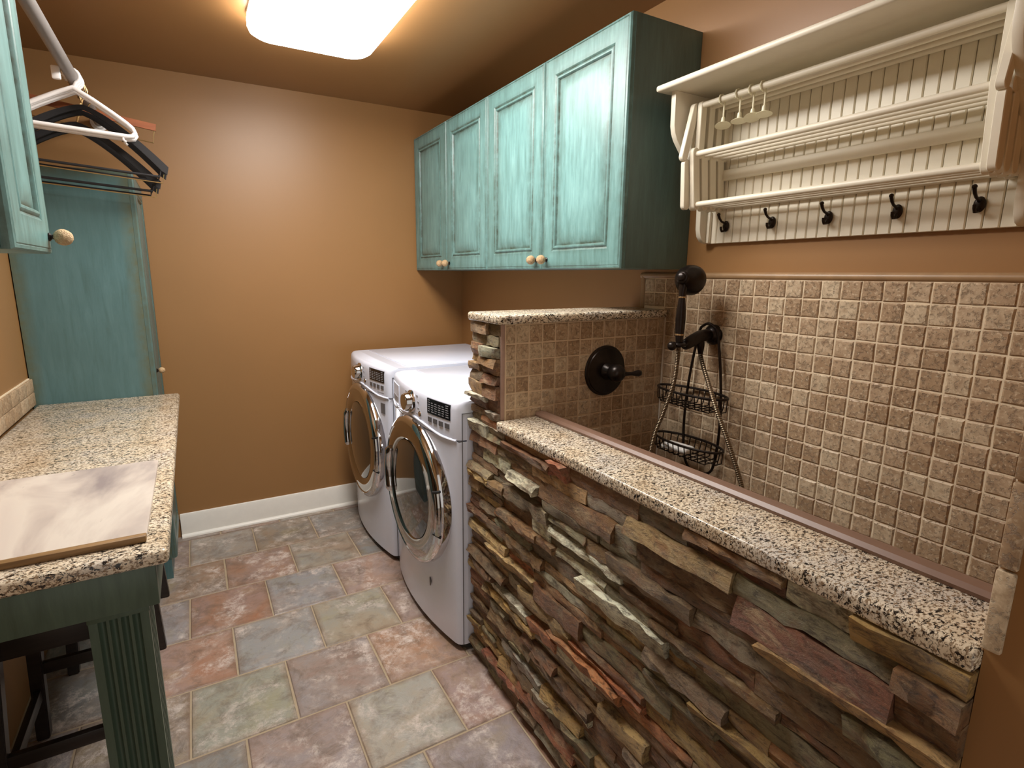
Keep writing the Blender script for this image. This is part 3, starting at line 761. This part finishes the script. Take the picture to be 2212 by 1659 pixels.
# ------------------------------------------------------------------ shower fittings
YS = -1.968
sh = empty('shower_holder', (-0.013, YS, 1.204), 'dark bronze shower arm with wall rosette and hand-shower cradle', 'shower holder')
bm = B(); lathe(bm, [(0.034, 0), (0.034, 0.006), (0.031, 0.010), (0.027, 0.013), (0.026, 0.018), (0.021, 0.022), (0.018, 0.024)], (-0.0115, YS, 1.204), (-1, 0, 0), 36); part('rosette', bm, 'bronze', sh)
bm = B(); tube(bm, [(-0.03, YS, 1.204), (-0.05, YS, 1.204), (-0.08, YS, 1.200), (-0.11, YS, 1.190), (-0.135, YS, 1.180), (-0.146, YS, 1.177), (-0.151, YS, 1.177)], [0.016, 0.0195, 0.021, 0.020, 0.0185, 0.0165, 0.012], 20); part('arm', bm, 'bronze', sh)
bm = B(); tube(bm, [(-0.173+0.0185*math.cos(2*PI*k/28), YS+0.0185*math.sin(2*PI*k/28), 1.180) for k in range(28)], 0.0065, 12, closed=True); part('cradle', bm, 'bronze', sh)
bm = B(); blob(bm, (-0.2035, YS, 1.177), (0.014, 0.0145, 0.0145), 18, 12); part('ball_joint', bm, 'bronze', sh)
bm = B(); lathe(bm, [(0.012, 0), (0.0125, 0.012), (0.011, 0.024), (0.008, 0.038), (0.0075, 0.042)], (-0.072, YS, 1.184), (0.1, 0, -1), 18); part('outlet', bm, 'bronze', sh)
hs = empty('hand_shower', (-0.172, YS, 1.18), 'dark bronze hand shower with domed head resting in its cradle', 'hand shower')
HX = -0.173
bm = B(); lathe(bm, [(0.0095, -0.02), (0.0115, -0.004), (0.0125, 0.008), (0.0145, 0.03), (0.0155, 0.06), (0.0145, 0.09), (0.0115, 0.115), (0.0095, 0.133)], (HX, YS, 1.200), (0.0, 0, 1), 22); part('handle', bm, 'bronze', hs)
for zz, rr in ((1.212, 0.0145), (1.330, 0.0115)):
    bm = B(); lathe(bm, [(rr-0.003, -0.004), (rr, -0.002), (rr, 0.002), (rr-0.003, 0.004)], (HX, YS, zz), (0, 0, 1), 22); part('brass_ring', bm, 'ring', hs)
hd = Vector((0.93, 0.25, -0.16)).normalized(); hc = Vector((-0.166, YS, 1.389))
bm = B(); lathe(bm, [(0.0, -0.031), (0.010, -0.031), (0.013, -0.028), (0.0135, -0.024), (0.019, -0.022), (0.021, -0.017), (0.022, -0.012), (0.030, -0.006), (0.039, 0.008), (0.0455, 0.024), (0.048, 0.038), (0.0475, 0.048), (0.043, 0.051), (0.0, 0.050)], hc, hd, 40); part('head', bm, 'bronze', hs, smooth=50)
bm = B(); tube(bm, [(HX, YS, 1.325), (HX+0.0005, YS, 1.345), (HX+0.004, YS, 1.368), (HX+0.01, YS, 1.385)], [0.010, 0.012, 0.015, 0.018], 16); part('neck', bm, 'bronze', hs)
def spline(P, n=10):
    P = [Vector(p) for p in P]; Q = [P[0]]+P+[P[-1]]; out = []
    for i in range(1, len(Q)-2):
        for k in range(n):
            t = k/n; a, b, c, d = Q[i-1], Q[i], Q[i+1], Q[i+2]
            out.append(0.5*((2*b)+(c-a)*t+(2*a-5*b+4*c-d)*t*t+(-a+3*b-3*c+d)*t*t*t))
    out.append(P[-1]); return out
bm = B(); tube(bm, spline([(HX, YS, 1.182), (HX, YS+0.001, 1.13), (-0.176, YS+0.008, 1.05), (-0.19, YS+0.030, 0.95), (-0.215, YS+0.045, 0.85), (-0.24, YS+0.03, 0.70), (-0.23, YS-0.08, 0.55), (-0.20, YS-0.20, 0.54), (-0.165, YS-0.285, 0.64), (-0.158, YS-0.267, 0.765), (-0.158, YS-0.205, 0.90), (-0.156, YS-0.155, 0.985), (-0.145, YS-0.110, 1.055), (-0.105, YS-0.045, 1.11), (-0.068, YS, 1.140)], 12), 0.0068, 12); part('hose', bm, 'hose', hs)

vl = empty('shower_valve', (-0.29, -1.752, 1.07), 'round dark bronze valve plate with lever on the short tiled wall', 'shower valve')
bm = B(); lathe(bm, [(0.088, 0), (0.088, 0.004), (0.083, 0.007), (0.080, 0.007), (0.078, 0.010), (0.060, 0.014), (0.040, 0.018), (0.0, 0.018)], (-0.288, -1.7505, 1.071), (0, -1, 0), 56); part('escutcheon', bm, 'bronze', vl)
bm = B(); lathe(bm, [(0.032, 0.014), (0.030, 0.024), (0.024, 0.032), (0.022, 0.040), (0.027, 0.044), (0.030, 0.054), (0.0305, 0.066), (0.027, 0.076), (0.020, 0.084), (0.010, 0.089), (0, 0.090)], (-0.288, -1.7505, 1.071), (0, -1, 0), 40); part('hub', bm, 'bronze', vl, smooth=50)
bm = B(); tube(bm, [(-0.275, -1.822, 1.069), (-0.252, -1.826, 1.068), (-0.236, -1.828, 1.0675), (-0.222, -1.829, 1.067), (-0.208, -1.830, 1.067), (-0.198, -1.830, 1.067), (-0.193, -1.830, 1.067)], [0.010, 0.0065, 0.006, 0.009, 0.0115, 0.0095, 0.003], 16); part('lever', bm, 'bronze', vl, smooth=60)

# wire caddy
cd = empty('shower_caddy', (-0.03, -1.955, 0.72), 'dark wire shower caddy with two oval baskets hung on the tiled wall', 'shower caddy')
CY = -1.957
bm = B()
side = [(0.020, 1.228), (0.030, 1.20), (0.048, 1.10), (0.060, 1.00), (0.064, 0.92), (0.063, 0.85), (0.056, 0.78), (0.036, 0.735), (0.0, 0.722)]
L_ = [(-0.034, CY+a+0.002, z_) for a, z_ in side]; Rr = [(-0.034, CY-a-0.018, z_) for a, z_ in side]
tube(bm, spline(L_ + list(reversed(Rr))[1:], 6), 0.0044, 10); part('frame', bm, 'wire', cd)
bm = B(); tube(bm, spline([(-0.034, CY+0.022, 1.228), (-0.036, CY-0.008, 1.242), (-0.034, CY-0.038, 1.228)], 6), 0.0044, 10); part('hanger_loop', bm, 'wire', cd)
def basket(zt, zb):
    bm = B(); cx, cy, ax, ay = -0.082, CY+0.004, 0.058, 0.138
    bk = None
    rim = [(cx+ax*math.cos(2*PI*k/48), cy+ay*math.sin(2*PI*k/48), zt) for k in range(48)]
    tube(bm, rim, 0.0042, 10, closed=True); bs = part('basket', bm, 'wire', cd)
    bm = B()
    for k in range(12):
        t_ = -0.93+1.86*k/11; y = cy+ay*t_; hx = ax*math.sqrt(max(0, 1-t_*t_)); ix = hx*0.86
        tube(bm, [(cx+hx, y, zt), (cx+ix, y, zb+0.004), (cx+ix*0.94, y, zb), (cx-ix*0.94, y, zb), (cx-ix, y, zb+0.004), (cx-hx, y, zt)], 0.0019, 6)
    o = part('basket_wires', bm, 'wire', bs); bm = B()
    for s in (-0.55, 0, 0.55):
        hy = ay*math.sqrt(1-s*s)*0.93
        tube(bm, [(cx+ax*s, cy-hy, zb+0.012), (cx+ax*s, cy-hy*0.97, zb-0.0025), (cx+ax*s, cy+hy*0.97, zb-0.0025), (cx+ax*s, cy+hy, zb+0.012)], 0.0019, 6)
    part('cross_wires', bm, 'wire', bs); return bs
basket(1.013, 0.968); basket(0.838, 0.795)
bm = B(); box(bm, -0.031, 0.031, -0.052, 0.052, 0, 0.022, 0.0105, 4)
sp = link('soap_bar', mesh('soap_bar', bm, 'soap', 60), None, False, (-0.088, -1.918, 0.7975)); sp.rotation_euler = (0, 0, 0.12)
tag(sp, 'white bar of soap lying in the lower caddy basket', 'soap')

# ------------------------------------------------------------------ left counter
ct = empty('counter_table', (-1.86, -1.23, 0), 'dark green counter base with fluted leg under granite top', 'counter')
bm = B(); box(bm, XL+0.015, -1.6025, -2.035, -0.4475, 0.843, 0.8745, 0.010, 3)
tag(link('granite_countertop', mesh('granite_countertop', bm, 'granite', 40)), 'long speckled granite countertop against the tan wall', 'countertop')
bm = B(); box(bm, XL+0.02, -1.628, -2.012, -1.990, 0.752, 0.8425, 0.003); part('end_apron', bm, 'green', ct)
bm = B(); box(bm, -1.650, -1.628, -1.990, -0.449, 0.752, 0.8425, 0.003); part('front_apron', bm, 'green', ct)
# fluted leg
bm = B(); lx0, lx1, ly0, ly1 = -1.748, -1.650, -1.995, -1.897
poly = []
def fluted(a, b, n=4, dep=0.011):
    a = Vector(a); b = Vector(b); d = (b-a); L = d.length; d.normalize(); nin = Vector((-d.y, d.x)); out = [a]
    m = 0.012; fw_ = (L-2*m)/n
    for k in range(n):
        s0 = m+fw_*k+0.0025; s1 = m+fw_*(k+1)-0.0025
        for q in range(6): t_ = q/5; out.append(a+d*(s0+(s1-s0)*t_)+nin*dep*math.sin(PI*t_)**0.6)
    return out
cor = [(lx0, ly0), (lx1, ly0), (lx1, ly1), (lx0, ly1)]
for k in range(4): poly += fluted(cor[k], cor[(k+1) % 4])
prism(bm, [(p[0], p[1]) for p in poly], 'z', 0.09, 0.735); part('leg', bm, 'green', ct, smooth=50)
bm = B(); box(bm, lx0-0.002, lx1+0.002, ly0-0.002, ly1+0.002, 0.735, 0.752, 0.002); part('leg_capital', bm, 'green', ct)
bm = B(); box(bm, lx0-0.003, lx1+0.003, ly0-0.003, ly1+0.003, 0.0, 0.09, 0.003); part('leg_plinth', bm, 'green', ct)
bm = B(); box(bm, XL+0.012, XL+0.06, -1.98, -1.93, 0.0, 0.752, 0.003); part('wall_leg', bm, 'green', ct)
# backsplash tiles
bm = B(); box(bm, XL, XL+0.005, -2.035, -0.4475, 0.875, 0.984); part('backsplash_grout', bm, 'grout', wall_left)
bs_m = []
for q in range(4):
    bm = B(); box(bm, 0.004, 0.0145, -0.0505, 0.0505, -0.0255, 0.0255, 0.003, 2)
    for v in bm.verts: v.co += Vector((0, R.uniform(-.0006, .0006), R.uniform(-.0006, .0006)))
    bs_m.append(mesh('backsplash_tile', bm, 'trav', 30))
y = -0.4475-0.0515
while y > -2.0:
    for zz in (0.9018, 0.9556): link('tile', R.choice(bs_m), wall_left, False, (XL, y, zz))
    y -= 0.103
# board on the counter
bd = empty('marble_board', (-1.85, -1.73, 0.875), 'grey marbled board with worn wooden front edge lying on the granite counter', 'board')
bm = B(); box(bm, -2.065, -1.640, -1.966, -1.468, 0.8752, 0.886, 0.0012, 1); part('panel', bm, 'marble', bd)
bm = B(); box(bm, -2.065, -1.640, -1.984, -1.9662, 0.8752, 0.8885, 0.002, 2); part('wood_edge', bm, 'oak', bd)

# stools
def stool(x0, x1, y0, y1, h, label):
    t = empty('counter_stool', ((x0+x1)/2, (y0+y1)/2, 0), label, 'stool')
    bm = B(); box(bm, x0+0.012, x1-0.012, y0-0.005, y1+0.005, h-0.035, h, 0.010, 3); part('seat', bm, 'blackwood', t)
    tops = {}
    for sx, xx in ((0, x0), (1, x1)):
        for sy, yy_ in ((0, y0), (1, y1)):
            tx = xx+(0.03 if sx == 0 else -0.03); ty = yy_+(0.035 if sy == 0 else -0.035)
            bm = B(); a = 0.0165
            lo = [bm.verts.new((xx+dx*a, yy_+dy*a, 0.0005)) for dx, dy in ((-1, -1), (1, -1), (1, 1), (-1, 1))]
            hi = [bm.verts.new((tx+dx*a*1.1, ty+dy*a*1.1, h-0.034)) for dx, dy in ((-1, -1), (1, -1), (1, 1), (-1, 1))]
            bm.faces.new(list(reversed(lo))); bm.faces.new(hi)
            for k in range(4): bm.faces.new((lo[k], lo[(k+1) % 4], hi[(k+1) % 4], hi[k]))
            bmesh.ops.bevel(bm, geom=bm.edges[:], offset=0.003, segments=2, affect='EDGES'); part('leg', bm, 'blackwood', t)
    def lerp(zz): f = zz/(h-0.034); return x0+0.03*f, x1-0.03*f, y0+0.035*f, y1-0.035*f
    for zz, ax in ((0.16, 'y'), (0.24, 'x'), (h-0.075, 'x'), (h-0.075, 'y')):
        a, b, c, d = lerp(zz); hh = 0.018 if zz < 0.3 else 0.035
        for s in (0, 1):
            bm = B()
            if ax == 'y': box(bm, (a, b)[s]-0.009, (a, b)[s]+0.009, c+0.01, d-0.01, zz-hh, zz+hh, 0.002)
            else: box(bm, a+0.01, b-0.01, (c, d)[s]-0.009, (c, d)[s]+0.009, zz-hh, zz+hh, 0.002)
            part('stretcher' if zz < 0.3 else 'seat_rail', bm, 'blackwood', t)
    return t
stool(-2.00, -1.735, -0.975, -0.590, 0.61, 'black wooden counter stool by the tall teal cabinet')
stool(-2.03, -1.765, -1.665, -1.270, 0.61, 'black wooden counter stool by the fluted green leg')

# ------------------------------------------------------------------ closet rod and hangers
XR, ZR = -1.812, 2.062
rd = empty('closet_rod', (XR, -0.8, ZR), 'grey closet rod running from the teal wall cabinet to the tan wall', 'closet rod')
bm = B(); tube(bm, [(XR, -0.003, ZR), (XR, -1.610, ZR)], 0.0185, 24); part('rod', bm, 'rodgrey', rd)
bm = B(); lathe(bm, [(0.034, 0), (0.034, 0.004), (0.026, 0.006), (0.024, 0.018), (0.0, 0.018)], (XR, -0.0005, ZR), (0, -1, 0), 28); part('end_socket', bm, 'hwhite', rd)
bm = B(); box(bm, XR-0.040, XR-0.016, -0.80, -0.785, ZR-0.045, ZR-0.004, 0.004); part('support_tab', bm, 'hwhite', rd)
def place(c, tilt, y, ang=0.0, off=(0, 0)):
    """maps hanger plane (x right, z up) to the room"""
    def f(x, z_, dy=0.0):
        ca, sa = math.cos(tilt), math.sin(tilt); x2 = x*ca+z_*sa; z2 = -x*sa+z_*ca
        return (c[0]+off[0]+x2*math.cos(ang), y+dy+x2*math.sin(ang), c[1]+off[1]+z2)
    return f
def hook_pts(f, neck):
    rr = 0.0225; pts = [f(0, neck)]
    base = ZR
    out = [Vector(pts[0])]
    yy0 = pts[0][1]
    out.append(Vector((XR+0.004, yy0, ZR-0.034)))
    for k in range(13):
        a = math.radians(-62+k*20.5)
        out.append(Vector((XR+rr*math.cos(a), yy0, ZR+rr*math.sin(a))))
    return out
def white_hanger(y, tilt, dz, lab):
    f = place((XR, 2.025+dz), tilt, y)
    t = empty('clothes_hanger', (XR, y, 2.02), lab, 'hanger', 'white hangers on the closet rod')
    K = 0.90
    half = [(0, 0), (0.06, -0.033), (0.12, -0.070), (0.165, -0.100), (0.185, -0.117), (0.192, -0.132), (0.184, -0.146), (0.168, -0.150)]
    P_ = [f(x*K, z_*K) for x, z_ in half]+[f(0, -0.150*K)]+[f(-x*K, z_*K) for x, z_ in reversed(half[1:])]
    bm = B(); tube(bm, P_, 0.0075, 10, closed=True); part('body', bm, 'hwhite', t, smooth=60)
    bm = B(); tube(bm, hook_pts(f, 0.0), 0.0058, 10); part('hook', bm, 'hwhite', t, smooth=60)
    for s_ in (-1, 1):
        bm = B(); tube(bm, [f(s_*0.150*K, -0.150*K), f(s_*0.152*K, -0.165*K), f(s_*0.160*K, -0.172*K)], 0.004, 8); part('strap_notch', bm, 'hwhite', t)
for y, dz, lab in ((-0.690, 0.0, 'outermost white plastic hanger on the closet rod, farthest from the black ones'), (-0.668, 0.002, 'white plastic hanger on the closet rod, third from the black ones'),
                   (-0.646, -0.001, 'white plastic hanger on the closet rod, second from the black ones'), (-0.624, 0.001, 'white plastic hanger on the closet rod, right beside the black ones')): white_hanger(y, 0.05, dz, lab)
def black_hanger(y, tilt, dz, dx, label, bar=True, ang=0.0):
    f = place((XR+dx, 1.996+dz), tilt, y, ang)
    t = empty('clothes_hanger', (XR, y, 2.0), label, 'hanger', 'black hangers on the closet rod')
    up_ = []; lo_ = []
    for k in range(-14, 15):
        u = k/14; a = abs(u); zt = -0.004-0.172*a**1.4; th = 0.016+0.020*a
        if a > 0.93: th *= 0.8
        up_.append((u*0.262, zt)); lo_.append((u*0.258, zt-th))
    poly_ = up_+list(reversed(lo_)); bm = B()
    A = [bm.verts.new(f(p[0], p[1], -0.0065)) for p in poly_]; Bq = [bm.verts.new(f(p[0], p[1], 0.0065)) for p in poly_]
    n = len(poly_); bm.faces.new(A); bm.faces.new(list(reversed(Bq)))
    for k in range(n): bm.faces.new((A[k], Bq[k], Bq[(k+1) % n], A[(k+1) % n]))
    bmesh.ops.triangulate(bm, faces=[q for q in bm.faces if len(q.verts) > 4]); part('shoulders', bm, 'black', t)
    bm = B(); tube(bm, hook_pts(f, -0.008), 0.0022, 8); part('hook', bm, 'gold', t)
    bm = B(); tube(bm, [f(-0.236, -0.190), f(-0.232, -0.216), f(0.232, -0.216), f(0.236, -0.190)], 0.0048, 8); part('trouser_bar', bm, 'black', t)
    if bar:
        bm = B(); tube(bm, [f(-0.245, -0.205), f(-0.24, -0.235), f(0.243, -0.238), f(0.246, -0.205)], 0.002, 8); part('clip_wire', bm, 'gold', t)
black_hanger(-0.600, 0.075, 0.000, 0.012, 'black velvet hanger tilted with brass clip wire, next to the white ones')
black_hanger(-0.575, 0.08, -0.014, 0.006, 'black velvet hanger tilted, second behind the white ones', False)
black_hanger(-0.545, 0.07, -0.050, -0.020, 'black velvet hanger tilted low with brass clip wire, third behind the white ones')
black_hanger(-0.515, 0.075, -0.064, -0.028, 'lowest-hanging black velvet hanger on the closet rod', False)
f = place((XR-0.02, 2.020), 0.14, -0.40)
t = empty('trouser_hanger', (XR, -0.40, 2.0), 'red-brown wooden trouser hanger with wire loop, by the tan wall', 'hanger')
bm = B()
for p0, p1 in (((-0.25, 0.0), (0.25, 0.0)),):
    q = [f(-0.25, 0.012, -0.006), f(0.25, 0.012, -0.006), f(0.25, -0.014, -0.006), f(-0.25, -0.014, -0.006)]; q2 = [f(-0.25, 0.012, 0.006), f(0.25, 0.012, 0.006), f(0.25, -0.014, 0.006), f(-0.25, -0.014, 0.006)]
    A = [bm.verts.new(v) for v in q]; Bq = [bm.verts.new(v) for v in q2]
    bm.faces.new(A); bm.faces.new(list(reversed(Bq)))
    for k in range(4): bm.faces.new((A[k], Bq[k], Bq[(k+1) % 4], A[(k+1) % 4]))
part('clamp_bar', bm, 'copper', t)
bm = B(); tube(bm, [f(0.244, -0.012), f(0.244, -0.062), f(0.10, -0.062), f(-0.244, -0.062), f(-0.244, -0.012)], 0.0022, 8); part('wire_loop', bm, 'gold', t)
bm = B(); tube(bm, hook_pts(f, 0.012), 0.0022, 8); part('hook', bm, 'gold', t)
